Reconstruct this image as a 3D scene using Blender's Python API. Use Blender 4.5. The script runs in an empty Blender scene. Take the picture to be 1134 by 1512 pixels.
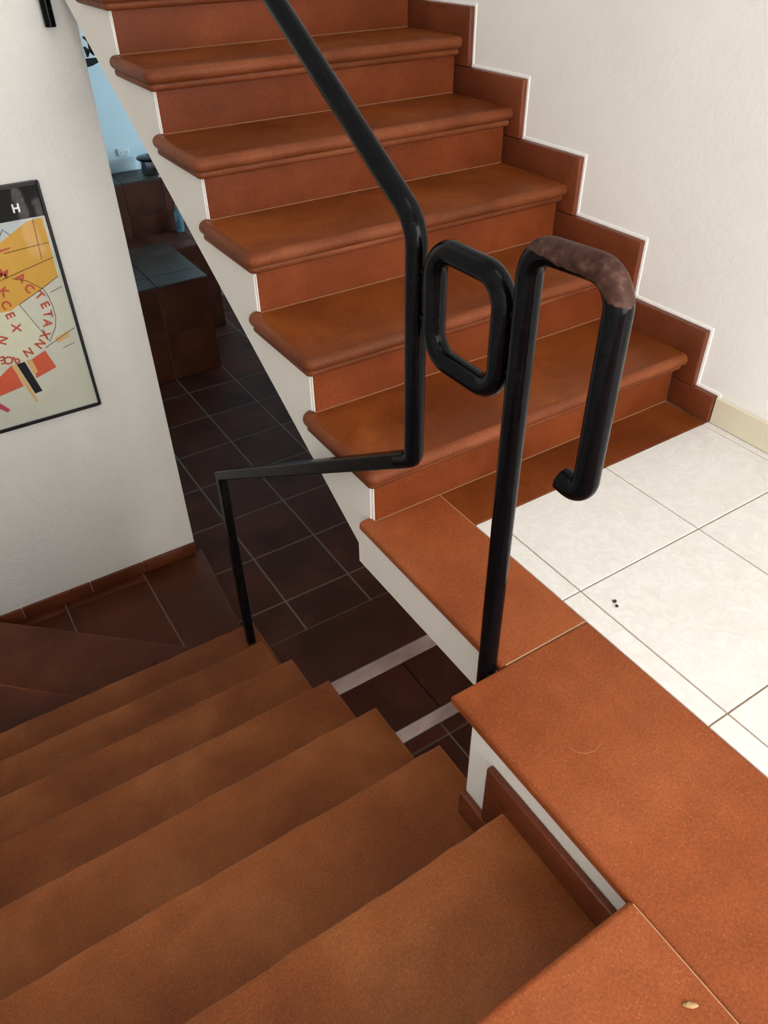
import bpy, bmesh, math, random
from mathutils import Vector, Matrix
random.seed(7)
SC = bpy.context.scene
COL = SC.collection

# ------------------------------------------------------------------ camera
cam_d = bpy.data.cameras.new('camera'); cam = bpy.data.objects.new('camera', cam_d); COL.objects.link(cam)
yaw, pit, rol = 0.5581, -0.6759, -0.0175
f0 = Vector((math.sin(yaw), math.cos(yaw), 0)); r0 = Vector((math.cos(yaw), -math.sin(yaw), 0)); u0 = Vector((0, 0, 1))
fw = f0*math.cos(pit) + u0*math.sin(pit); up = -f0*math.sin(pit) + u0*math.cos(pit)
rt = r0*math.cos(rol) + up*math.sin(rol); u2 = -r0*math.sin(rol) + up*math.cos(rol)
M = Matrix.Identity(4)
for i in range(3):
    M[i][0] = rt[i]; M[i][1] = u2[i]; M[i][2] = -fw[i]
M.translation = (0.2263, -1.2492, 1.1982)
cam.matrix_world = M
cam_d.sensor_fit = 'HORIZONTAL'; cam_d.sensor_width = 36.0; cam_d.lens = 36.0*1122.24/1134.0
cam_d.clip_start = 0.02
SC.camera = cam

# ------------------------------------------------------------------ light
SC.view_settings.view_transform = 'Standard'; SC.view_settings.look = 'None'
SC.view_settings.gamma = 1.0; SC.view_settings.use_curve_mapping = False
SC.view_settings.exposure = 0.1
W = bpy.data.worlds.new('daylight'); SC.world = W; W.use_nodes = True
W.node_tree.nodes['Background'].inputs[0].default_value = (0.75, 0.87, 1.0, 1)
W.node_tree.nodes['Background'].inputs[1].default_value = 1.0
def area(name, loc, tgt, sx, sy, power, col, spread=180):
    l = bpy.data.lights.new(name, 'AREA'); l.spread = math.radians(spread); l.shape = 'RECTANGLE'; l.size = sx; l.size_y = sy; l.energy = power; l.color = col
    o = bpy.data.objects.new(name, l); COL.objects.link(o); o.location = loc
    o.rotation_euler = (Vector(tgt)-Vector(loc)).to_track_quat('-Z', 'Y').to_euler()
    return o
area('window_daylight', (.9, -3.5, 1.35), (.9, 0, 1.05), 1.9, 2.3, 128, (1.0, 0.983, 0.957))
area('overhead_fill', (0.6, -1.2, 4.25), (0.6, -1.2, 0), 1.2, 1.6, 16, (1.0, 0.98, 0.95))  # added fill from above; the ceiling has no opening here
area('kitchen_daylight', (4.35, 4.6, -0.2), (2.0, 5.85, 0.0), 1.1, 1.1, 22, (0.62, 0.87, 1.0), 110)
area('lower_fill', (1.45, -3.5, -1.35), (1.5, 2, -1.6), .8, .7, 34, (1.0, .90, .82))  # added light for the low risers and counter front, source unseen

# ------------------------------------------------------------------ materials
def new_mat(name):
    m = bpy.data.materials.new(name); m.use_nodes = True
    nt = m.node_tree; return m, nt, nt.nodes['Principled BSDF']
def N(nt, t, **kw):
    n = nt.nodes.new(t)
    for k, v in kw.items(): setattr(n, k, v)
    return n
def coords(nt, rnd=True):
    tc = N(nt, 'ShaderNodeTexCoord')
    if not rnd: return tc.outputs['Object']
    oi = N(nt, 'ShaderNodeObjectInfo'); mu = N(nt, 'ShaderNodeMath', operation='MULTIPLY'); mu.inputs[1].default_value = 37.0
    nt.links.new(oi.outputs['Random'], mu.inputs[0])
    ad = N(nt, 'ShaderNodeVectorMath', operation='ADD')
    nt.links.new(tc.outputs['Object'], ad.inputs[0]); nt.links.new(mu.outputs[0], ad.inputs[1])
    return ad.outputs[0]
def noise(nt, vec, scale, detail=4, rough=.55, dist=0.0):
    n = N(nt, 'ShaderNodeTexNoise'); n.inputs['Scale'].default_value = scale; n.inputs['Detail'].default_value = detail
    n.inputs['Roughness'].default_value = rough; n.inputs['Distortion'].default_value = dist
    nt.links.new(vec, n.inputs['Vector']); return n.outputs['Fac']
def ramp(nt, fac, stops):
    r = N(nt, 'ShaderNodeValToRGB'); e = r.color_ramp.elements
    while len(e) < len(stops): e.new(0.5)
    for k, (p, c) in enumerate(stops):
        e[k].position = p; e[k].color = tuple(c)+(1,) if len(c) == 3 else c
    nt.links.new(fac, r.inputs[0]); return r.outputs['Color']
def mix(nt, fac, a, b, mode='MIX'):
    m = N(nt, 'ShaderNodeMix', data_type='RGBA', blend_type=mode)
    for s, v in ((m.inputs['Factor'], fac), (m.inputs['A'], a), (m.inputs['B'], b)):
        if hasattr(v, 'links') or hasattr(v, 'is_linked'): nt.links.new(v, s)
        else: s.default_value = v if not isinstance(v, tuple) else (tuple(v)+(1,) if len(v) == 3 else v)
    return m.outputs['Result']
def g(v): return (v, v, v)
def bump(nt, bsdf, h, strength, dist=.002):
    b = N(nt, 'ShaderNodeBump'); b.inputs['Strength'].default_value = strength; b.inputs['Distance'].default_value = dist
    nt.links.new(h, b.inputs['Height']); nt.links.new(b.outputs[0], bsdf.inputs['Normal'])
def plain(name, c, rough=.5, metal=0.0, **kw):
    m, nt, b = new_mat(name); b.inputs['Base Color'].default_value = tuple(c)+(1,); b.inputs['Roughness'].default_value = rough
    b.inputs['Metallic'].default_value = metal
    v = coords(nt); fac = noise(nt, v, 22, 3)
    nt.links.new(mix(nt, .12, tuple(c), ramp(nt, fac, [(.3, [x*.8 for x in c]), (.7, [min(1, x*1.15) for x in c])])), b.inputs['Base Color'])
    return m
def terracotta(name, dark, mid, light, rough=.36, specks=.5, speck_col=(.62, .33, .17), spec=.4):
    m, nt, b = new_mat(name); v = coords(nt)
    big = noise(nt, v, 3.2, 3, .5, .4); med = noise(nt, v, 17, 6, .65)
    c1 = ramp(nt, big, [(.32, dark), (.52, mid), (.72, light)])
    c2 = ramp(nt, med, [(.3, g(.84)), (.55, g(1.0)), (.75, g(1.13))])
    c = mix(nt, .75, c1, c2, 'MULTIPLY')
    fine = noise(nt, v, 210, 4, .75)
    c = mix(nt, .9, c, ramp(nt, fine, [(.36, g(.80)), (.5, g(1.0)), (.64, g(1.24))]), 'MULTIPLY')
    vo = N(nt, 'ShaderNodeTexVoronoi'); vo.inputs['Scale'].default_value = 190; nt.links.new(v, vo.inputs['Vector'])
    sp = ramp(nt, vo.outputs['Distance'], [(.07, g(1)), (.16, g(0))])
    gate = ramp(nt, noise(nt, v, 75, 2), [(.46, g(0)), (.60, g(specks))])
    mm = mix(nt, 1.0, sp, gate, 'MULTIPLY')
    c = mix(nt, mm, c, speck_col)
    nt.links.new(c, b.inputs['Base Color'])
    nt.links.new(ramp(nt, med, [(.3, g(rough-.08)), (.7, g(rough+.12))]), b.inputs['Roughness'])
    b.inputs['Specular IOR Level'].default_value = spec
    bump(nt, b, mix(nt, .5, med, fine), .16, .0015)
    return m
def plaster(name, c, scale, strength, dirt=.06):
    m, nt, b = new_mat(name); v = coords(nt, False)
    col = mix(nt, 1.0, tuple(c), ramp(nt, noise(nt, v, 2.5, 4), [(.3, g(1-dirt)), (.7, g(1.0))]), 'MULTIPLY')
    nt.links.new(col, b.inputs['Base Color']); b.inputs['Roughness'].default_value = .8; b.inputs['Specular IOR Level'].default_value = .2
    bump(nt, b, noise(nt, v, scale, 5, .6), strength, .007)
    return m

MT = {}
MT['tread'] = terracotta('waxed_terracotta_tread', (.12, .026, .005), (.168, .039, .007), (.23, .060, .011), .38, .4, spec=.22)
MT['nosing'] = terracotta('rough_terracotta_nosing', (.105, .026, .007), (.148, .037, .011), (.21, .06, .021), .55, .9, (.45, .20, .10), spec=.2)
MT['riser'] = terracotta('waxed_terracotta_riser', (.115, .023, .005), (.148, .031, .007), (.185, .042, .010), .48, .1, spec=.18)
MT['skirt'] = terracotta('terracotta_skirting', (.10, .023, .008), (.14, .033, .012), (.185, .048, .018), .34, .12, spec=.4)
MT['slab'] = terracotta('terracotta_slab', (.215, .050, .012), (.26, .064, .017), (.30, .080, .025), .5, .8, spec=.22)
MT['down'] = terracotta('worn_terracotta_tread', (.165, .043, .009), (.215, .061, .014), (.29, .098, .030), .5, .5, spec=.22)
MT['down_edge'] = terracotta('scuffed_tread_edge', (.20, .058, .016), (.27, .085, .027), (.36, .13, .05), .55, .8, spec=.2)
MT['landing'] = terracotta('terracotta_landing_tile', (.065, .016, .006), (.095, .023, .008), (.13, .036, .014), .46, .15, spec=.22)
MT['shaded_tile'] = terracotta('shaded_terracotta_tile', (.06, .018, .010), (.09, .026, .015), (.12, .036, .022), .55, .1, (.2, .13, .1), spec=.18)  # same terracotta, with the dim light darkened into its base colour
MT['countertop'] = terracotta('glazed_counter_tile', (.05, .036, .028), (.065, .046, .036), (.08, .055, .043), .4, .05, spec=.35)
MT['wall_rough'] = plaster('rough_cream_plaster', (.86, .85, .815), 70, .7)
MT['wall_smooth'] = plaster('smooth_cream_plaster', (.84, .83, .795), 60, .14)
MT['white_paint'] = plaster('white_paint', (.86, .84, .79), 80, .12)
MT['halo_edge_white'] = plaster('white_edge_and_halo', (.95, .945, .92), 80, .1, .02)  # white for riser edges and for the bright halo around the skirting
MT['blue_wall'] = plaster('pale_blue_plaster', (.70, .80, .84), 60, .1)
MT['ceiling'] = plaster('ceiling_paint', (.84, .83, .80), 60, .1)
MT['grout_pale'] = plain('pale_grout', (.26, .13, .06), .9)
MT['grout_light'] = plain('light_joint', (.42, .25, .14), .9)
MT['scratch'] = plain('scuffed_terracotta', (.36, .14, .065), .7)
MT['grout_white'] = plain('tan_floor_grout', (.36, .24, .15), .9)
MT['grout_dark'] = plain('grey_grout', (.22, .175, .135), .9)
MT['cream_tile'] = plain('cream_baseboard_tile', (.66, .60, .46), .35)
MT['marble'] = terracotta('pinkish_stone_edge', (.36, .25, .24), (.48, .36, .35), (.62, .52, .50), .4, .0)
MT['chrome'] = plain('polished_steel', (.5, .5, .52), .15, 1.0)
MT['black_gloss'] = plain('black_enamel', (.01, .012, .013), .12)
MT['frame_black'] = plain('black_frame_lacquer', (.006, .006, .007), .45)
MT['paper'] = plain('aged_paper_print', (.60, .61, .50), .55)
MT['ink_yellow'] = plain('ochre_ink', (.66, .36, .05), .55)
MT['ink_red'] = plain('red_ink', (.62, .10, .045), .55)
MT['ink_letter'] = plain('brick_red_ink', (.50, .07, .035), .55)
MT['ink_black'] = plain('black_ink', (.008, .008, .009), .85)
MT['ink_tan'] = plain('tan_ink', (.68, .42, .16), .55)
MT['ink_magenta'] = plain('crimson_ink', (.50, .06, .09), .55)
MT['ink_blue'] = plain('pale_blue_ink', (.52, .58, .58), .55)
MT['ink_cream'] = plain('cream_ink', (.66, .66, .50), .55)
MT['ink_white'] = plain('white_ink', (.85, .85, .85), .5)
MT['plastic_white'] = plain('white_plastic', (.75, .8, .82), .4)
MT['crumb'] = plain('dark_crumb', (.02, .014, .01), .8)
MT['chip'] = plain('pale_wood_chip', (.36, .22, .09), .7)
MT['concrete'] = plain('stair_core_concrete', (.30, .26, .22), .9)
# white glazed floor tile with faint crackled relief
m, nt, b = new_mat('white_glazed_tile'); v = coords(nt)
n1 = noise(nt, v, 7, 6, .6, 1.2); n2 = noise(nt, v, 19, 5, .6, 1.4)
c = mix(nt, .45, ramp(nt, n1, [(.3, (.65, .615, .58)), (.5, (.70, .685, .645)), (.7, (.71, .685, .672))]), ramp(nt, n2, [(.40, (.72, .71, .665)), (.5, (.62, .595, .56)), (.60, (.73, .71, .68))]))
nt.links.new(c, b.inputs['Base Color']); b.inputs['Roughness'].default_value = .3
bump(nt, b, n2, .3, .004); MT['white_tile'] = m
# black rail paint
def rail_mat(name, worn):
    m, nt, b = new_mat(name); v = coords(nt, False)
    col = ramp(nt, noise(nt, v, 40, 4), [(.3, (.0015, .0017, .0024)), (.7, (.003, .0034, .0046))])
    rough = ramp(nt, noise(nt, v, 30, 4), [(.3, g(.1)), (.7, g(.17))])
    b.inputs['Specular IOR Level'].default_value = .10
    if worn:
        geo = N(nt, 'ShaderNodeNewGeometry'); sx = N(nt, 'ShaderNodeSeparateXYZ'); nt.links.new(geo.outputs['Normal'], sx.inputs[0])
        px = N(nt, 'ShaderNodeSeparateXYZ'); nt.links.new(geo.outputs['Position'], px.inputs[0])
        a = N(nt, 'ShaderNodeMath', operation='MULTIPLY_ADD'); a.inputs[1].default_value = .011; nt.links.new(sx.outputs['Z'], a.inputs[0]); nt.links.new(px.outputs['Z'], a.inputs[2])
        nz = N(nt, 'ShaderNodeMath', operation='MULTIPLY_ADD'); nz.inputs[1].default_value = .03; nt.links.new(noise(nt, v, 45, 5, .65), nz.inputs[0]); nt.links.new(a.outputs[0], nz.inputs[2])
        yy = N(nt, 'ShaderNodeMath', operation='MULTIPLY_ADD'); yy.inputs[1].default_value = -.16; nt.links.new(px.outputs['Y'], yy.inputs[0]); nt.links.new(nz.outputs[0], yy.inputs[2]); nz = yy
        mr = N(nt, 'ShaderNodeMapRange'); mr.inputs['From Min'].default_value = .9435; mr.inputs['From Max'].default_value = .9455; nt.links.new(nz.outputs[0], mr.inputs['Value'])
        wear = ramp(nt, noise(nt, v, 70, 5), [(.3, (.028, .012, .008)), (.55, (.06, .028, .02)), (.78, (.13, .075, .06))])
        col = mix(nt, mr.outputs[0], col, wear); rough = mix(nt, mr.outputs[0], rough, g(.5))
    nt.links.new(col, b.inputs['Base Color']); nt.links.new(rough, b.inputs['Roughness'])
    bump(nt, b, noise(nt, v, 25, 2), .015, .002)
    return m
MT['rail'] = rail_mat('black_gloss_rail_paint', False)
MT['rail_worn'] = rail_mat('black_rail_paint_worn_to_rust', True)
m, nt, b = new_mat('rail_paint_scuffed'); v = coords(nt, False)
nt.links.new(ramp(nt, noise(nt, v, 28, 5, .7), [(.52, (.0025, .0025, .0028)), (.8, (.03, .019, .011))]), b.inputs['Base Color']); b.inputs['Roughness'].default_value = .3; b.inputs['Specular IOR Level'].default_value = .1
MT['rail_scuff'] = m
m, nt, b = new_mat('clear_glass'); nt.nodes.remove(b)
tr = N(nt, 'ShaderNodeBsdfTransparent'); gl = N(nt, 'ShaderNodeBsdfGlossy'); gl.inputs['Roughness'].default_value = .03; mx = N(nt, 'ShaderNodeMixShader'); mx.inputs[0].default_value = .002
nt.links.new(tr.outputs[0], mx.inputs[1]); nt.links.new(gl.outputs[0], mx.inputs[2]); nt.links.new(mx.outputs[0], nt.nodes['Material Output'].inputs[0])
MT['glass'] = m
m, nt, b = new_mat('blue_tinted_glass'); b.inputs['Base Color'].default_value = (.25, .45, .55, 1); b.inputs['Roughness'].default_value = .1; b.inputs['Transmission Weight'].default_value = .6
MT['blue_glass'] = m

# ------------------------------------------------------------------ mesh helpers
class MB:
    def __init__(s): s.bm = bmesh.new()
    def box(s, x0, x1, y0, y1, z0, z1, bev=0, seg=2, pick=None):
        bm = s.bm if not bev else bmesh.new()
        vs = [bm.verts.new((x, y, z)) for x in (x0, x1) for y in (y0, y1) for z in (z0, z1)]
        for q in ((0, 1, 3, 2), (4, 6, 7, 5), (0, 4, 5, 1), (2, 3, 7, 6), (0, 2, 6, 4), (1, 5, 7, 3)): bm.faces.new([vs[i] for i in q])
        if bev:
            es = [e for e in bm.edges if pick is None or pick(e)]
            bmesh.ops.bevel(bm, geom=es, offset=bev, segments=seg, affect='EDGES', profile=.5, clamp_overlap=True)
            s.join(bm)
        return s
    def join(s, bm):
        me = bpy.data.meshes.new('t'); bm.to_mesh(me); bm.free(); s.bm.from_mesh(me); bpy.data.meshes.remove(me)
    def prism(s, poly, axis, a, b2, bev=0):
        bm = bmesh.new()
        def P(p, t): return {'x': (t, p[0], p[1]), 'y': (p[0], t, p[1]), 'z': (p[0], p[1], t)}[axis]
        A = [bm.verts.new(P(p, a)) for p in poly]; Bv = [bm.verts.new(P(p, b2)) for p in poly]; n = len(poly)
        bm.faces.new(A); bm.faces.new(Bv[::-1])
        for i in range(n): bm.faces.new([A[i], Bv[i], Bv[(i+1) % n], A[(i+1) % n]])
        bmesh.ops.recalc_face_normals(bm, faces=bm.faces)
        if bev: bmesh.ops.bevel(bm, geom=list(bm.edges), offset=bev, segments=2, affect='EDGES', profile=.5, clamp_overlap=True)
        s.join(bm); return s
    def tube(s, pts, r, seg=20, closed=False, square=False, ref=(1, 0, 0)):
        pts = [Vector(p) for p in pts]; n = len(pts); rings = []
        ref = Vector(ref); bm = s.bm
        for i, p in enumerate(pts):
            if closed: d0 = (p-pts[i-1]).normalized(); d1 = (pts[(i+1) % n]-p).normalized()
            else:
                d0 = (p-pts[i-1]).normalized() if i else (pts[1]-p).normalized()
                d1 = (pts[i+1]-p).normalized() if i < n-1 else d0
            t = (d0+d1).normalized(); k = 1/max(.3, t.dot(d1))
            a = (ref-t*ref.dot(t)).normalized(); b2 = t.cross(a)
            if square:
                c = r*.8
                off = [(r, c), (c, r), (-c, r), (-r, c), (-r, -c), (-c, -r), (c, -r), (r, -c)]
            else: off = [(r*math.cos(2*math.pi*q/seg), r*math.sin(2*math.pi*q/seg)) for q in range(seg)]
            rings.append([bm.verts.new(p+a*u+b2*w*k) for u, w in off])
        m_ = len(rings[0])
        for i in range(n if closed else n-1):
            A, Bv = rings[i], rings[(i+1) % n]
            for q in range(m_): bm.faces.new([A[q], A[(q+1) % m_], Bv[(q+1) % m_], Bv[q]])
        if not closed: bm.faces.new(rings[0][::-1]); bm.faces.new(rings[-1])
        return s
    def lathe(s, prof, c, seg=28):
        bm = s.bm; R = []
        for r, z in prof: R.append([bm.verts.new((c[0]+r*math.cos(2*math.pi*q/seg), c[1]+r*math.sin(2*math.pi*q/seg), c[2]+z)) for q in range(seg)])
        for A, Bv in zip(R, R[1:]):
            for q in range(seg): bm.faces.new([A[q], A[(q+1) % seg], Bv[(q+1) % seg], Bv[q]])
        bm.faces.new(R[0][::-1]); bm.faces.new(R[-1]); return s
    def obj(s, name, mat, parent=None, smooth=False):
        bmesh.ops.recalc_face_normals(s.bm, faces=s.bm.faces)
        me = bpy.data.meshes.new(name); s.bm.to_mesh(me); s.bm.free()
        me.materials.append(MT[mat])
        if smooth:
            me.polygons.foreach_set('use_smooth', [True]*len(me.polygons)); me.set_sharp_from_angle(angle=math.radians(42))
        o = bpy.data.objects.new(name, me); COL.objects.link(o)
        if parent: put(o, parent)
        return o
def world_loc(o):
    v = Vector((0, 0, 0))
    while o: v += o.location; o = o.parent
    return v
def put(o, parent):                      # keep the mesh where it stands
    o.parent = parent; o.location = o.location - world_loc(parent)
def tag(o, label, cat, kind=None, group=None):
    o['label'] = label; o['category'] = cat
    if kind: o['kind'] = kind
    if group: o['group'] = group
    return o
def thing(name, label, cat, loc, kind=None, group=None):
    o = bpy.data.objects.new(name, None); COL.objects.link(o); o.location = loc; o.empty_display_size = .1
    return tag(o, label, cat, kind, group)
def fillet(pts, r, n=8, closed=False):
    pts = [Vector(p) for p in pts]; out = []; m_ = len(pts)
    for i, p in enumerate(pts):
        if not closed and i in (0, m_-1): out.append(p); continue
        a = (pts[i-1]-p).normalized(); b2 = (pts[(i+1) % m_]-p).normalized(); ang = a.angle(b2); rr = r[i] if isinstance(r, (list, tuple)) else r
        t = rr/math.tan(ang/2); c = p+(a+b2).normalized()*(rr/math.sin(ang/2))
        p0 = p+a*t; p1 = p+b2*t; v0 = p0-c; v1 = p1-c; w = v0.angle(v1)
        for k in range(n+1):
            s_ = k/n; out.append(c+(v0*math.sin((1-s_)*w)+v1*math.sin(s_*w))/math.sin(w))
    return out
def front_edges(*tests):
    def f(e):
        if abs(e.verts[0].co.z-e.verts[1].co.z) > 1e-6: return False
        for t in tests:
            if all(t(v_.co) for v_ in e.verts): return True
        return False
    return f
# a slab whose chosen sides are bullnosed: sides among 'y-','y+','x-','x+'
def slab(mb, x0, x1, y0, y1, z0, z1, sides, r, seg=5):
    T = {'y-': lambda c: abs(c.y-y0) < 1e-6, 'y+': lambda c: abs(c.y-y1) < 1e-6, 'x-': lambda c: abs(c.x-x0) < 1e-6, 'x+': lambda c: abs(c.x-x1) < 1e-6}
    return mb.box(x0, x1, y0, y1, z0, z1, r, seg, front_edges(*[T[k] for k in sides]))

# ------------------------------------------------------------------ dimensions (metres)
H, G = .17, .2827                    # rising flight
HD, GD, YD = .1832, .2913, -.9896    # falling flight
XS, XT, XR, XW = .979, .945, 2.0256, 2.0456
BX, YS, GX, GY, T = 1.1757, -.1485, 1.2308, -.4586, .3897
XD, X0 = .896, .823
F = -10*HD                           # kitchen level
YW = 2.05                            # plastered wall with the poster
XL = -.32
NT = 11

# ------------------------------------------------------------------ shell
o = MB().box(XW, XW+.16, -3.75, 2.05, -.19, 4.4).box(XW, XW+.16, 2.05, 5.0, 1.02, 4.4).obj('wall_right', 'wall_smooth')
tag(o, 'smooth cream plaster wall rising beside the stepped terracotta skirting', 'wall', 'structure'); wall_right = o
o = MB().box(XL-.16, .9745, YW, YW+.18, F-.3, 4.4).box(.9745, 1.03, YW, YW+.18, F-.3, 1.02).obj('wall_far', 'wall_rough'); wall_far = o
tag(o, 'rough cream plaster wall that carries the framed poster', 'wall', 'structure')
o = MB().box(XL-.16, XL, -3.75, YW, F-.3, 4.4).obj('wall_left', 'wall_rough')
tag(o, 'cream plaster wall along the open side of the falling stairs', 'wall', 'structure')
mb = MB()
mb.box(XL-.16, .2, -3.91, -3.6, -.3, 4.4).box(1.9, XW+.16, -3.91, -3.6, -.3, 4.4).box(.2, 1.9, -3.91, -3.6, 2.4, 4.4).box(.2, 1.9, -3.91, -3.6, -.3, .2)
o = mb.obj('wall_back', 'wall_smooth'); tag(o, 'cream plaster wall with the tall window behind the landing', 'wall', 'structure')
mb = MB().box(XL-.16, XW+.16, -3.91, 5.0, 4.4, 4.5); o = mb.obj('ceiling', 'ceiling'); tag(o, 'white painted ceiling high above the stairwell', 'ceiling', 'structure')
o = MB().box(1.03, XW+.16, 4.6, 4.75, 1.05, 4.4).obj('wall_upper', 'wall_smooth'); tag(o, 'cream plaster wall at the head of the rising stairs', 'wall', 'structure')
# window behind the landing
w1 = thing('window_1', 'tall white framed window in the wall behind the landing', 'window', (1.05, -3.7, .2), 'structure')
mb = MB()
for x in (.2, 1.02, 1.84): mb.box(x, x+.06, -3.74, -3.68, .2, 2.4)
for z in (.2, 2.34): mb.box(.2, 1.9, -3.735, -3.685, z, z+.06)
mb.obj('window_frame', 'white_paint', w1)
for x in (.26, 1.08): MB().box(x, x+.76, -3.715, -3.705, .26, 2.34).obj('pane', 'glass', w1)

# ------------------------------------------------------------------ landing floor
fl = thing('floor', 'landing floor of white glazed tiles edged with terracotta slabs', 'floor', (1.6, -1.5, 0), 'structure')
mb = MB().box(XS-.004, XW, -.575, .0125, -.19, -.026).box(.85, XW, -3.6, -.575, -.19, -.026).box(XL, .85, -3.6, YD-.03, -.19, -.03)
mb.obj('landing_slab', 'white_paint', fl)
MB().box(BX-.03, XW, -3.6, -.1, -.03, -.004).box(.99, BX, -.53, -.02, -.03, -.006).box(.9, BX, -3.6, -.545, -.03, -.006).box(XL, .9, -3.6, YD-.05, -.03, -.006).obj('grout_bed', 'grout_white', fl)
gp = .0035
xs = [BX+.002, GX, GX+T, GX+2*T, XW-.001]; ys = [YS-.002, GY, GY-T, GY-2*T, GY-3*T, GY-4*T, GY-5*T, GY-6*T, GY-7*T, GY-8*T]
for i in range(4):
    for j in range(9):
        if ys[j] < -3.55: continue
        MB().box(xs[i]+(gp/2 if i else 0), xs[i+1]-gp/2, max(-3.6, ys[j+1])+gp/2, ys[j]-(gp/2 if j else 0), -.025, 0, .0015, 1).obj('white_tile', 'white_tile', fl)
slab(MB(), XT, BX-.001, -.529, .018, -.028, 0, ['x-'], .009).obj('border_slab', 'slab', fl, True)
slab(MB(), .8205, BX-.001, -1.75, -.5315, -.026, 0, ['x-', 'y+'], .007).obj('border_slab', 'slab', fl, True)
MB().box(.8205, BX-.001, -3.6, -1.753, -.034, 0, .002, 1).obj('border_slab', 'slab', fl)
MB().box(BX+.0015, XR, YS, -.001, -.03, 0, .0015, 1).obj('foot_strip', 'tread', fl)
slab(MB(), XL, .8185, YD-.62, YD, -.034, 0, ['y+'], .012).obj('border_slab', 'slab', fl, True)
for k in range(3): MB().box(XL+k*.38+.002, XL+(k+1)*.38-.002, -3.6, YD-.624, -.03, 0, .0015, 1).obj('border_slab', 'slab', fl)
MB().box(XT+.012, BX-.002, -.5310, -.5296, -.01, -.0004).box(.8187, .8203, -1.75, YD-.008, -.01, -.0004).box(BX-.0009, BX+.0014, YS, -.002, -.01, -.0004).obj('grout_line', 'grout_light', fl)
MB().tube([(.9301, -.7403, .0001), (.9334, -.7542, .0001), (.9446, -.7665, .0001), (.9629, -.7718, .0001), (.9843, -.7672, .0001)], .0005, 6, ref=(0, 0, 1)).obj('scratch_mark', 'scratch', fl)
# cream baseboard beside the white tiles
bb = thing('baseboard_right', 'cream tile baseboard along the cream wall above white floor', 'baseboard', (XW, -1.5, 0), 'structure')
for a, b2 in ((-1.0, YS-.006), (-1.85, -1.002), (-2.7, -1.852), (-3.58, -2.702)): MB().box(XW-.012, XW, a, b2, .001, .083, .002, 1).obj('baseboard_tile', 'cream_tile', bb)

# ------------------------------------------------------------------ rising staircase
st = thing('staircase', 'rising flight of waxed terracotta stairs with rounded nosings', 'staircase', (1.5, 0, 0))
NOSE = .04
for k in range(1, NT+1):
    z = k*H; y = (k-1)*G
    rn = .0185; yf = y-NOSE+rn; xf = XT+rn
    t_ = MB().box(xf, XR-.001, yf, y+G, z-.036, z).obj('tread', 'tread', st)
    MB().tube(fillet([(XR-.001, yf, z-rn), (xf, yf, z-rn), (xf, y+G+.012, z-rn), (xf+.03, y+G+.018, z-rn)], [0, .006, .012, 0], 4), rn, 20, ref=(0, 0, 1)).obj('nosing', 'nosing', t_, True)
    MB().tube(fillet([(XR-.001, yf+.0105, z-.0445), (xf+.004, yf+.0105, z-.0445), (xf+.004, y+G+.008, z-.0445)], .006, 4), .0125, 16, ref=(0, 0, 1)).obj('nosing_bead', 'nosing', t_, True)
    MB().box(XS, XR-.001, y, y+.012, z-H+.001, z-.035).obj('riser', 'riser', st)
    MB().box(XS+.001, XR-.002, y-.0022, y+.001, z-H, z-H+.0016).obj('grout_line', 'grout_pale', st)
    MB().box(XS-.0015, XS+.001, y+.0005, y+.0115, z-H+.002, z-.056).obj('riser_edge', 'halo_edge_white', st)
# white carriage with sloping soffit
def soff(y): return .588*y-.172
top = [(.013, -.034)]
for k in range(1, NT+1): top += [((k-1)*G+.012, k*H-.04), (k*G+.012, k*H-.04)]
ye = NT*G+.012
poly = top + [(ye, soff(ye)), (.079, soff(.079)), (.079, -.19), (.0125, -.19)]
MB().prism(poly, 'x', XS-.004, XW).obj('carriage', 'white_paint', st)
# upper floor
uf = thing('floor_upper', 'terracotta floor at the head of the rising stairs', 'floor', (1.5, 3.8, NT*H), 'structure')
MB().box(XS-.004, XW, ye, 4.6, NT*H-.25, NT*H-.04).obj('floor_slab', 'white_paint', uf)
for i in range(3):
    for j in range(4): MB().box(XS+i*.355, XS+i*.355+.352, ye+.018+j*.36, ye+.015+(j+1)*.36, NT*H-.04, NT*H, .0015, 1).obj('floor_tile', 'tread', uf)
# stepped skirting on the right wall
sk = thing('stepped_skirting', 'stepped terracotta skirting tiles following the rising stairs', 'skirting', (XW, 0, 0))
S, SO = .085, .075
MB().box(XR, XW, YS-.004, .0, .0, S-.0008, .0045, 2).obj('skirting_tile', 'skirt', sk, True)
pts = [(YS-.004, 0), (YS-.004, S)]
for k in range(1, NT+1):
    y0, y1 = (k-1)*G-SO, k*G-SO; yb = (k-1)*G+.006
    poly = [(y0, (k-1)*H+S), (yb, (k-1)*H+S), (yb, k*H-.045), (k*G+.004, k*H-.045), (k*G+.004, k*H+S-.0008), (y0, k*H+S-.0008)]
    MB().prism(poly, 'x', XR, XW, .0045).obj('skirting_tile', 'skirt', sk, True)
    pts += [(y0, (k-1)*H+S), (y0, k*H+S)]
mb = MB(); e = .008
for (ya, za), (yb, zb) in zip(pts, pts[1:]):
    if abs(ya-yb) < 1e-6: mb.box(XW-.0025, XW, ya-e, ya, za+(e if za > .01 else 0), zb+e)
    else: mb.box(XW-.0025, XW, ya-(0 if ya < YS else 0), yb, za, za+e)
mb.obj('halo_line', 'halo_edge_white', sk)  # bright halo around the skirting, drawn as a thin white strip

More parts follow.
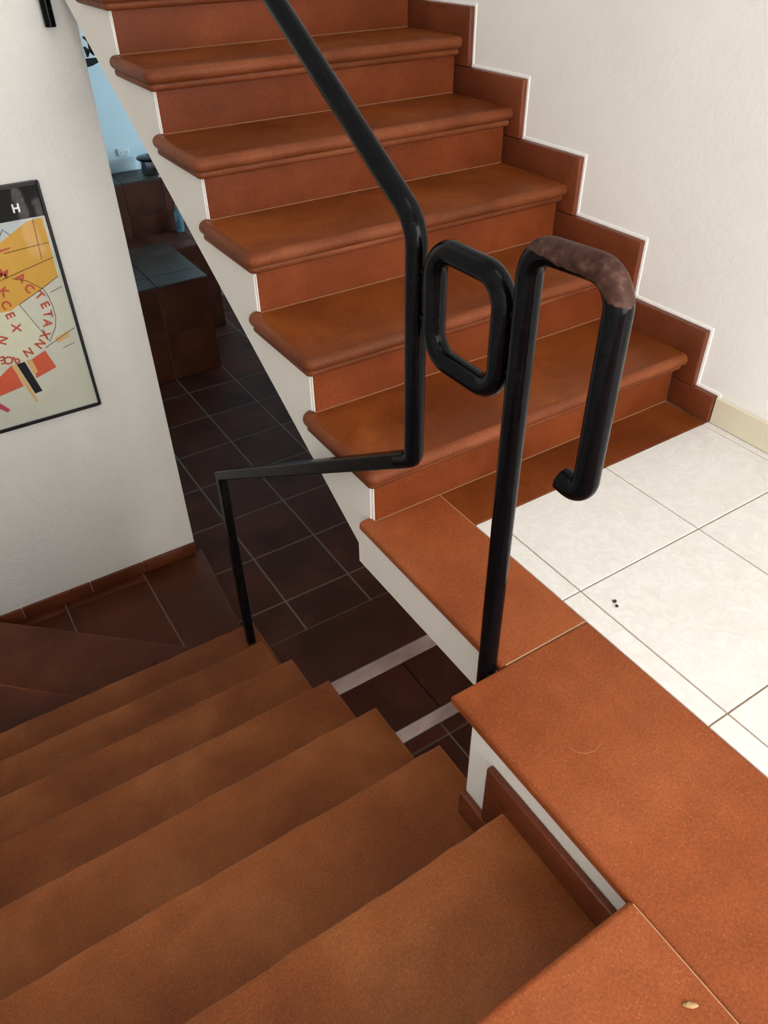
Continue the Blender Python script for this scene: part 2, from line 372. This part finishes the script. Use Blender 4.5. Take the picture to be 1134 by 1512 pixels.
# ------------------------------------------------------------------ falling staircase
sd = thing('staircase', 'worn terracotta stairs falling past the white landing wall to the winders', 'staircase', (.3, 0, F))
def wear(mb, y1, xr, seed):
    r_ = random.Random(seed)
    for i in range(1, 44):
        x = XL+(xr-XL)*i/44
        bmesh.ops.bisect_plane(mb.bm, geom=mb.bm.verts[:]+mb.bm.edges[:]+mb.bm.faces[:], plane_co=(x, 0, 0), plane_no=(1, 0, 0))
    ph = [r_.uniform(0, 6) for _ in range(4)]
    for v_ in mb.bm.verts:
        if v_.co.y > y1-.02:
            x = v_.co.x; d = .0009*math.sin(x*17+ph[0])+.0007*math.sin(x*41+ph[1])+.0006*math.sin(x*77+ph[2])+.0011*math.sin(x*6+ph[3])
            v_.co.y += d-.0012; v_.co.z += d*.5 if v_.co.z > -99 and abs(v_.co.y-y1) < .006 else 0
for j in range(1, 8):
    y1 = YD+j*GD; y0 = y1-GD; z = -j*HD
    xr = .829 if j == 1 else (XD if j < 7 else .962)
    mb = MB(); slab(mb, XL, xr, y0-.012, y1, z-.034, z, ['y+'] if j == 1 else ['y+', 'x+'], .011)
    wear(mb, y1, xr, j); o_ = mb.obj('tread', 'down', sd, True); o_.data.materials.append(MT['down_edge'])
    for p_ in o_.data.polygons:
        if .15 < p_.normal.z < .97 and p_.center.z > z-.012: p_.material_index = 1
    MB().box(XL, min(xr, XD)-.02, y0-.012, y0, z+.001, z+HD-.034).obj('riser', 'riser', sd)
mb = MB()
for j in range(1, 8): mb.box(XL, .83 if j < 2 else .87, YD+(j-1)*GD, YD+j*GD-.02, F-.3, -j*HD-.034)
mb.obj('stair_core', 'concrete', sd)
y7 = YD+7*GD
# winder tread made of two slabs, split by a slanting joint
zw = -8*HD
def wl(x): return 1.879-(x+.001)*.928          # winder nosing line
pc = lambda x: 1.456-(x+.055)*.968             # joint
a = .001
def edge_mat(o_):
    o_.data.materials.append(MT['down_edge'])
    for p_ in o_.data.polygons:
        if .2 < p_.normal.z < .97: p_.material_index = 1
    return o_
def win(poly, nm, mat): return edge_mat(MB().prism(poly, 'z', zw-.034, zw, .003).obj(nm, mat, sd, True))
xj = -.055+(1.456-(y7-.012))/.968
win([(xj+.002, y7-.012), (.905, y7-.012), (-.185, YW-.001), (XL, YW-.001), (XL, pc(XL)+.0015)], 'winder_tread', 'landing')
win([(xj-.002, y7-.012), (XL, pc(XL)-.0015), (XL, y7-.012)], 'winder_tread', 'landing')
MB().prism([(.88, y7-.012), (-.185, YW-.02), (XL, YW-.02), (XL, y7-.012)], 'z', F-.3, zw-.034).obj('winder_core', 'concrete', sd)
# quarter landing of square tiles
zl = -9*HD
ql = thing('quarter_landing', 'terracotta tiled quarter landing at the foot of the plastered wall', 'landing', (.7, 1.7, F))
def xe(y): return .98+(y-1.1)*.0876            # slanting outer edge
def wlx(y): return -.001+(1.879-y)/.928
MB().prism([(.86, wl(.86)-.015), (xe(1.05)-.01, 1.05), (xe(YW)-.006, YW), (-.1, YW)], 'z', F-.3, zl-.006).obj('grout_bed', 'grout_dark', ql)
q = .003
def lt(poly): return MB().prism(poly, 'z', zl-.03, zl, .002).obj('landing_tile', 'landing', ql, True)
edge_mat(lt([(.716+q, wl(.72)-.01), (.90, wl(.90)-.01), (xe(1.04), 1.04), (xe(YW), YW-.001), (.716+q, YW-.001)]))
lt([(.296+q, wl(.296)-.01), (.716-q, wl(.716)-.01), (.716-q, 1.979-q), (.296+q, 1.979-q)])
lt([(.296+q, 1.979+q), (.716-q, 1.979+q), (.716-q, YW-.001), (.296+q, YW-.001)])
lt([(-.06, wl(-.06)-.01), (.296-q, wl(.296)-.01), (.296-q, 1.979-q), (-.06, 1.979-q)])
lt([(-.12, 1.979+q), (.296-q, 1.979+q), (.296-q, YW-.001), (-.12, YW-.001)])
bf = thing('baseboard_far', 'terracotta skirting tiles at the foot of the poster wall', 'baseboard', (.4, YW, zl), 'structure')
for a_, b2 in ((-.18, .10), (.103, .446), (.449, .729), (.732, 1.029)): MB().box(a_, b2, YW-.018, YW, zl+.001, zl+.075, .004, 2).obj('baseboard_tile', 'skirt', bf, True)

# white wall under the wide slab, with stepped skirting
WI, YI = .843, -.575
o = MB().box(WI, .972, -3.6, YI, F-.3, -.19).box(WI, .85, -3.6, YI, -.19, -.026).obj('wall_inner', 'wall_smooth')
tag(o, 'white painted wall under the wide terracotta slab beside the falling stairs', 'wall', 'structure')
bi = thing('baseboard_inner', 'stepped terracotta skirting on the white wall under the slab', 'baseboard', (.83, -.8, -.3), 'structure')
SI = .078
MB().prism([(YD, -HD), (YD+GD-.008, -HD), (YD+GD-.008, -2*HD+SI), (-.643, -2*HD+SI), (-.643, -HD+SI), (YD, -HD+SI)], 'x', .8265, WI, .005).obj('baseboard_tile', 'skirt', bi, True)
MB().box(.8265, WI, YD+GD, YI+.004, -2*HD+.001, -2*HD+SI-.001, .004, 2).obj('baseboard_tile', 'skirt', bi, True)

# ------------------------------------------------------------------ kitchen level
kf = thing('floor_lower', 'terracotta tiled floor of the kitchen level, toned for shade, with grey joints', 'floor', (2, 3, F), 'structure')
MB().box(.87, 4.5, 1.335, 6.0, F-.12, F-.003).obj('grout_bed', 'grout_dark', kf)
tw, tl, gq = .404, .417, .011
base = None
def tile(x0, x1, y0, y1):
    global base
    full = abs(x1-x0-tw+gq) < 1e-4 and abs(y1-y0-tl+gq) < 1e-4
    if full and base:
        o = bpy.data.objects.new('floor_tile', base); COL.objects.link(o)
    else:
        o = MB().box(-(x1-x0)/2, (x1-x0)/2, -(y1-y0)/2, (y1-y0)/2, -.02, 0, .0025, 1).obj('floor_tile', 'shaded_tile')
        if full: base = o.data
    o.location = ((x0+x1)/2, (y0+y1)/2, F+random.uniform(-.0006, .0006)); put(o, kf)
for i in range(-1, 7):
    x0 = 1.343+tw*i; x1 = x0+tw
    rows = [(1.338, 1.592)]+[(1.592+tl*n, 1.592+tl*(n+1)) for n in range(10)]
    for y0, y1 in rows: tile(max(x0, .88)+gq/2, x1-gq/2, y0+gq/2, min(y1, 5.9)-gq/2)
# low wide steps going down under the landing
ls = thing('staircase', 'low tiled steps toned for shade with pale stone edges falling under the landing', 'staircase', (1.5, .8, F-.24))
MB().box(.88, XW, .957, 1.336, F-.03, F).obj('tread', 'shaded_tile', ls)
MB().box(.88, XW, .952, .9565, F-.12, F-.0005).obj('riser', 'marble', ls)
MB().box(.88, 1.696, .609, .955, F-.15, F-.12, .002, 1).obj('tread', 'shaded_tile', ls)
MB().box(1.702, XW, .609, .955, F-.15, F-.12, .002, 1).obj('tread', 'shaded_tile', ls)
MB().box(.88, XW, .605, .6088, F-.24, F-.1205).obj('riser', 'marble', ls)
MB().box(.88, XW, .97, 1.335, F-.4, F-.03).box(.88, XW, .625, .97, F-.4, F-.15).obj('step_core', 'concrete', ls)
fb = thing('floor_lowest', 'grey brown tiled floor below the low steps', 'floor', (1.5, 0, F-.24), 'structure')
MB().box(.88, XW, -3.6, .61, F-.4, F-.246).obj('grout_bed', 'grout_dark', fb)
for i in range(5):
    for j in range(9):
        x0 = .88 if i == 0 else 1.30+(i-1)*.4; x1 = min(XW, 1.30+i*.4)
        if x1 <= x0: continue
        y1 = .604 if j == 0 else .527-(j-1)*.4; y0 = .527-j*.4
        MB().box(x0+gq/2, x1-gq/2, max(-3.59, y0)+gq/2, y1-gq/2, F-.26, F-.24, .002, 1).obj('floor_tile', 'shaded_tile', fb)
o = MB().box(XW, XW+.16, -3.6, 2.0, F-.4, -.19).obj('wall_lower', 'wall_smooth'); tag(o, 'cream wall beside the low steps under the landing', 'wall', 'structure')
o = MB().box(.1, 4.7, 5.9, 6.05, F-.3, 1.04).obj('wall_kitchen', 'blue_wall'); tag(o, 'pale blue kitchen wall behind the tiled ledge', 'wall', 'structure'); wall_k = o
mb = MB().box(4.5, 4.66, 2.0, 4.0, F-.3, 1.04).box(4.5, 4.66, 5.2, 6.0, F-.3, 1.04).box(4.5, 4.66, 4.0, 5.2, F-.3, -.8).box(4.5, 4.66, 4.0, 5.2, .4, 1.04)
o = mb.obj('wall_side', 'blue_wall'); tag(o, 'pale blue kitchen side wall with the window', 'wall', 'structure')
o = MB().box(XW+.16, 4.66, 1.9, 2.0, F-.3, 1.04).obj('wall_return', 'blue_wall'); tag(o, 'pale blue kitchen wall behind the stairs', 'wall', 'structure')
o = MB().box(.1, .25, 2.23, 5.9, F-.3, 1.04).obj('wall_pantry', 'blue_wall'); tag(o, 'pale blue kitchen wall behind the poster wall', 'wall', 'structure')
o = MB().box(.1, 4.66, 2.09, 6.05, 1.04, 1.05).obj('ceiling_kitchen', 'ceiling'); tag(o, 'white kitchen ceiling under the upper stairs', 'ceiling', 'structure')
w2 = thing('window_2', 'white framed kitchen window giving cool daylight', 'window', (4.58, 4.6, -.8), 'structure')
mb = MB()
for y in (4.0, 4.57, 5.14): mb.box(4.55, 4.6, y, y+.06, -.8, .4)
for z in (-.8, .34): mb.box(4.55, 4.6, 4.0, 5.2, z, z+.06)
mb.obj('window_frame', 'white_paint', w2)
for y in (4.06, 4.63): MB().box(4.572, 4.578, y, y+.51, -.74, .34).obj('pane', 'glass', w2)

mb = MB().box(.88, 1.0, -3.75, -3.6, F-.4, -.3).box(1.9, XW+.16, -3.75, -3.6, F-.4, -.3).box(1.0, 1.9, -3.75, -3.6, F-.4, -1.75).box(1.0, 1.9, -3.75, -3.6, -.95, -.3)
o = mb.obj('wall_cellar', 'wall_smooth'); tag(o, 'cream wall with a small added window at the bottom of the low steps', 'wall', 'structure')
w3 = thing('window_3_added', 'small white framed window added below the landing to let light in', 'window', (1.45, -3.68, -1.75), 'structure')  # unseen window, added as an opening for the lower light
mb = MB()
for x in (1.0, 1.42, 1.85): mb.box(x, x+.05, -3.7, -3.66, -1.75, -.95)
for z in (-1.75, -1.0): mb.box(1.0, 1.9, -3.695, -3.665, z, z+.05)
mb.obj('window_frame', 'white_paint', w3)
for x in (1.05, 1.47): MB().box(x, x+.37, -3.684, -3.676, -1.7, -1.0).obj('pane', 'glass', w3)

# tiled counter block, ledge and what stands there
zc = -1.042
ct = thing('tiled_counter', 'square block counter faced with reddish tiles under a grey tiled top', 'counter', (1.75, 4.8, F))
MB().box(1.0, 2.135, 4.37, 5.27, F, zc-.02).obj('counter_core', 'grout_dark', ct)
for x0, x1 in ((1.0, 1.341), (1.345, 1.741), (1.746, 2.142)):
    for z0, z1 in ((F+.002, -1.446), (-1.441, zc-.018)): MB().box(x0, x1, 4.36, 4.378, z0, z1, .003, 1).obj('facing_tile', 'landing', ct)
for y0, y1 in ((4.364, 4.77), (4.774, 5.27)):
    for z0, z1 in ((F+.002, -1.446), (-1.441, zc-.018)): MB().box(2.126, 2.144, max(4.38, y0), y1, z0, z1, .003, 1).obj('facing_tile', 'landing', ct)
for x0, x1 in ((1.0, 1.341), (1.345, 1.735), (1.74, 2.146)):
    for y0, y1 in ((4.358, 4.565), (4.57, 4.985), (4.99, 5.27)): MB().box(x0, x1, y0, y1, zc-.018, zc, .003, 1).obj('top_tile', 'countertop', ct)
le = thing('tiled_ledge', 'dark tiled stove ledge standing against the pale blue wall', 'ledge', (1.9, 5.7, F))
MB().box(1.0, 2.5, 5.27, 5.9, F, zc-.03).box(1.0, 2.365, 5.56, 5.9, zc-.03, -.62).box(2.15, 2.5, 5.1, 5.27, F, zc-.03).obj('ledge_core', 'grout_dark', le)
for x0, x1 in ((1.0, 1.60), (1.605, 1.98), (1.984, 2.03), (2.034, 2.37)): MB().box(x0, x1, 5.272, 5.548, zc-.03, zc-.012, .002, 1).obj('top_tile', 'shaded_tile', le)
MB().box(2.15, 2.5, 5.1, 5.27, zc-.03, zc-.012, .002, 1).obj('top_tile', 'shaded_tile', le)
MB().box(2.374, 2.5, 5.272, 5.9, zc-.03, zc-.012, .002, 1).obj('top_tile', 'shaded_tile', le)
MB().box(2.15, 2.5, 5.088, 5.1, F, zc-.014, .002, 1).obj('facing_tile', 'shaded_tile', le)
for x0, x1 in ((1.0, 1.55), (1.555, 1.952), (1.957, 2.28), (2.285, 2.37)):
    for z0, z1 in ((zc-.01, -.888), (-.884, -.618)): MB().box(x0, x1, 5.55, 5.562, z0, z1, .002, 1).obj('facing_tile', 'shaded_tile', le)
for x0, x1 in ((1.0, 1.55), (1.555, 1.952), (1.957, 2.37)): MB().box(x0, x1, 5.548, 5.9, -.62, -.6, .002, 1).obj('top_tile', 'countertop', le)
o = MB().box(1.2, 2.2, 5.885, 5.9, -.599, -.49, .003, 1).obj('backsplash', 'blue_wall'); tag(o, 'pale backsplash strip above the dark tiled ledge', 'backsplash')
pot = thing('cooking_pot', 'shiny steel cooking pot with dark lid on the tiled ledge', 'pot', (2.26, 5.72, -.6))
pot.location = (2.268, 5.70, -.6)
MB().lathe([(.07, .0), (.08, .003), (.085, .02), (.085, .105), (.09, .108), (.09, .112), (.08, .112)], (2.268, 5.70, -.5995), 36).obj('pot_body', 'chrome', pot, True)
MB().lathe([(.098, .1125), (.112, .122), (.114, .132), (.108, .138), (.06, .148), (.02, .15), (.018, .156), (.004, .158)], (2.268, 5.70, -.5995), 36).obj('pot_lid', 'black_gloss', pot, True)
o = MB().lathe([(.03, 0), (.036, .006), (.038, .15), (.03, .18), (.018, .2), (.018, .225), (.012, .23)], (2.355, 5.48, zc-.012), 24).obj('glass_jar', 'blue_glass', None, True)
tag(o, 'small pale blue glass jar beside the dark ledge', 'jar')
so = thing('wall_socket', 'white double wall socket on the pale blue wall', 'socket', (2.11, 5.9, -.44))
MB().box(2.06, 2.155, 5.888, 5.9, -.475, -.415, .004, 2).obj('cover_plate', 'plastic_white', so)
for x in (2.085, 2.13): MB().lathe([(.006, 0), (.006, .001)], (x, 5.886, -.445), 10).obj('socket_hole', 'ink_black', so)

# text helper: letters as flat meshes on a vertical plane facing the landing
def letter(ch, x, z, y, size, ang, mat, parent, sxx=1.0):
    c = bpy.data.curves.new('t', 'FONT'); c.body = ch; c.size = size; c.align_x = 'CENTER'; c.align_y = 'CENTER'; c.resolution_u = 3; c.offset = size*.03
    o = bpy.data.objects.new('t', c); COL.objects.link(o)
    dg = bpy.context.evaluated_depsgraph_get(); me = bpy.data.meshes.new_from_object(o.evaluated_get(dg)); bpy.data.objects.remove(o); bpy.data.curves.remove(c)
    ca, sa = math.cos(math.radians(ang)), math.sin(math.radians(ang))
    for v_ in me.vertices:
        u, w = v_.co.x*sxx, v_.co.y
        v_.co = (x+u*ca-w*sa, y, z+u*sa+w*ca)
    me.materials.clear(); me.materials.append(MT[mat])
    q_ = bpy.data.objects.new('letter', me); COL.objects.link(q_); put(q_, parent); return q_
# round plaque on the kitchen wall
pl = thing('wall_plaque', 'round black and white lettered plaque on the pale blue wall', 'plaque', (1.96, 5.9, .205))
def disc(mb, cx, cz, r, y0, y1, zmin=None, zmax=None, n=48):
    P = [(cx+r*math.cos(2*math.pi*i/n), cz+r*math.sin(2*math.pi*i/n)) for i in range(n)]
    if zmax is not None: P = [(x, min(z, zmax)) for x, z in P]
    if zmin is not None: P = [(x, max(z, zmin)) for x, z in P]
    Q = []
    for p in P:
        if not Q or (abs(p[0]-Q[-1][0])+abs(p[1]-Q[-1][1])) > 1e-5: Q.append(p)
    return mb.prism(Q, 'y', y0, y1)
disc(MB(), 1.95, .455, .25, 5.885, 5.9).obj('plaque_face', 'ink_white', pl)
disc(MB(), 1.95, .455, .25, 5.883, 5.8848, zmax=.265).obj('plaque_band', 'ink_black', pl)
letter('M', 2.008, .31, 5.8835, .1, 8, 'ink_black', pl); letter('i', 2.055, .315, 5.8835, .1, 8, 'ink_black', pl); letter('y', 2.01, .40, 5.8835, .12, 20, 'ink_black', pl)

# ------------------------------------------------------------------ framed poster
py = YW-.012
po = thing('framed_poster', 'framed abstract print with ochre and red shapes under a black title band', 'poster', (.4, YW, -.59))
x0, x1, z0, z1 = .045, .75, -.59, .392
mb = MB().box(x1-.013, x1, YW-.022, YW-.001, z0, z1, .003, 1).box(x0, x0+.013, YW-.022, YW-.001, z0, z1, .003, 1)
mb.box(x0+.013, x1-.013, YW-.022, YW-.001, z0, z0+.013).box(x0+.013, x1-.013, YW-.022, YW-.001, z1-.013, z1)
mb.obj('frame', 'frame_black', po)
pr = MB().box(x0+.012, x1-.012, py, YW-.002, z0+.012, z1-.012).obj('print', 'paper', po)
tb = MB().box(x0+.013, x1-.013, py-.0014, py-.0001, .262, z1-.012).obj('title_band', 'ink_black', po)
MB().box(x0+.018, x1-.018, py-.0014, py-.0003, .258, .262).box(x1-.019, x1-.0155, py-.0014, py-.0003, z0+.02, .258).box(x0+.018, x1-.018, py-.0014, py-.0003, z0+.016, z0+.020).obj('mount_line', 'ink_blue', po)
letter('H', .643, .304, py-.002, .043, 0, 'ink_white', tb, .95)
SH = [('ink_blue', [(.4, .262), (.571, .262), (.66, .256), (.666, .251), (.549, .195), (.4, .1)]),
 ('ink_yellow', [(.42, .10), (.548, .191), (.666, .251), (.727, .257), (.722, .023), (.651, -.012), (.546, -.057), (.506, -.076), (.44, -.072)]),
 ('ink_cream', [(.30, -.1), (.44, -.072), (.506, -.076), (.546, -.058), (.616, -.237), (.52, -.29), (.40, -.29), (.30, -.24)]),
 ('ink_red', [(.525, -.298), (.587, -.274), (.611, -.36), (.518, -.386)]),
 ('ink_red', [(.30, -.36), (.381, -.34), (.444, -.30), (.459, -.407), (.30, -.432)]),
 ('ink_tan', [(.44, -.303), (.459, -.304), (.497, -.491), (.486, -.496)]),
 ('ink_black', [(.461, -.303), (.495, -.301), (.526, -.45), (.494, -.454)]),
 ('ink_tan', [(.503, -.296), (.525, -.298), (.533, -.36), (.512, -.367)]),
 ('ink_magenta', [(.33, -.43), (.377, -.496), (.363, -.506), (.325, -.465)]),
 ('ink_tan', [(.641, -.231), (.696, -.215), (.70, -.239), (.645, -.255)]),
 ('ink_letter', [(.52, .164), (.581, .169), (.578, .164), (.52, .154)])]
for k, (mt, P) in enumerate(SH): MB().prism(P, 'y', py-.0006-.0001*k, py-.0001).obj('print_shape', mt, pr)
def strokes(L, w, mat, y):
    mb = MB()
    for P in L:
        for (xa, za), (xb, zb) in zip(P, P[1:]):
            d = Vector((xb-xa, zb-za)); n_ = Vector((-d.y, d.x)).normalized()*w
            mb.prism([(xa+n_.x, za+n_.y), (xb+n_.x, zb+n_.y), (xb-n_.x, zb-n_.y), (xa-n_.x, za-n_.y)], 'y', y-.0003, y)
    return mb.obj('print_lines', mat, pr)
arc = [(.651, -.012), (.662, -.045), (.669, -.09), (.668, -.14), (.655, -.185), (.617, -.238)]
arc2 = [(.60, -.04), (.612, -.08), (.61, -.12), (.60, -.155), (.57, -.2)]
strokes([[(.546, -.059), (.616, -.238)], [(.546, -.058), (.651, -.013), (.722, .021)], [(.676, -.037), (.728, -.022)], [(.591, -.263), (.728, -.206)], [(.66, -.282), (.713, -.27)], [(.555, .214), (.572, .238), (.594, .212)], arc, [(.65, -.015), (.60, .03), (.55, .05)],
  [(.69, .257), (.68, .1)], [(.55, .15), (.726, .16)], [(.5, .05), (.726, .10)]], .0011, 'ink_black', py-.0018)
LT = [('T', .630, -.040, -60), ('E', .640, -.082, -78), ('T', .640, -.122, -92), ('A', .628, -.160, -108), ('X', .605, -.205, -130), ('N', .575, -.238, -145), ('N', .520, -.262, -165), ('E', .416, -.268, -180), ('C', .440, -.275, 175), ('b', .468, -.285, 5),
 ('E', .498, -.093, -80), ('X', .505, -.149, -100), ('K', .505, .005, -60), ('C', .496, -.048, -70), ('A', .583, .045, -50), ('C', .600, -.003, -60), ('M', .525, .074, -20), ('N', .440, -.186, -120)]
for ch, x, z, a_ in LT: letter(ch, x, z, py-.002, .048, a_, 'ink_letter', pr)
MB().box(x0+.016, x1-.016, py-.006, py-.0045, z0+.014, z1-.013).obj('glass_pane', 'glass', po)

# ------------------------------------------------------------------ railing
ra = thing('stair_railing', 'black painted tubular steel stair railing with rounded loop and hooked end', 'railing', (.93, -.5, -.3))
R = .0192; X = .93
p1y, p3y = -.236, -.506
ytop = YW-.03; ztop = .797+(ytop-p1y)*.595
path = fillet([(X, ytop, .875), (X, ytop, ztop), (X, p1y, .80), (X, p1y, .345), (.9295, p1y+.05, .314)], [0, .05, .07, .03, 0], 9)
MB().tube(path, R).obj('handrail', 'rail', ra, True)
dirv = Vector((.905-.93, .94-p1y, -.395-.345))
MB().tube([Vector((.93, p1y+.012, .3375)), Vector((.905, .94, -.395)), Vector((.905, .94, -7*HD+.0005))], .0165, square=True).obj('lower_rail', 'rail_scuff', ra)
hook = fillet([(X, p3y, -.315), (X, p3y, .842), (X, -.666, .852), (X, -.666, .526), (X, -.622, .53)], [0, .042, .042, .026, 0], 9)
MB().tube(hook, R).obj('hooked_post', 'rail_worn', ra, True)
ring = fillet([(X, -.291, .595), (X, -.291, .78), (X, -.461, .78), (X, -.461, .595)], .046, 9, True)
MB().tube(ring, R, closed=True).obj('loop', 'rail', ra, True)
for y0, y1, z in ((-.275, -.25, .727), (-.275, -.25, .648), (-.492, -.475, .735), (-.492, -.475, .644)): MB().tube([(X, y0, z), (X, y1, z)], .0065, 12).obj('spacer_pin', 'rail', ra, True)

# ------------------------------------------------------------------ small litter
def crumb(name, x, y, z, s, mat, label, cat, seed, flat=.5):
    rnd = random.Random(seed); bm = bmesh.new(); bmesh.ops.create_icosphere(bm, subdivisions=2, radius=1)
    for v_ in bm.verts:
        k = 1+rnd.uniform(-.25, .25); v_.co = Vector((v_.co.x*s[0]*k, v_.co.y*s[1]*k, v_.co.z*s[2]*k))
    zm = min(v_.co.z for v_ in bm.verts)
    for v_ in bm.verts: v_.co.z -= zm
    mb = MB(); mb.join(bm); o = mb.obj(name, mat, None, True); o.location = (x, y, z); return tag(o, label, cat)
crumb('crumb', 1.268, -.524, 0, (.0045, .005, .002), 'crumb', 'larger dark crumb on a white floor tile', 'crumb', 1)
crumb('crumb', 1.261, -.537, 0, (.004, .004, .0018), 'crumb', 'smaller dark crumb beside the larger one on white tile', 'crumb', 2)
o = crumb('wood_chip', .782, -1.138, 0, (.0095, .0042, .002), 'chip', 'pale wood chip lying on the terracotta top step', 'chip', 3); o.rotation_euler.z = -.6
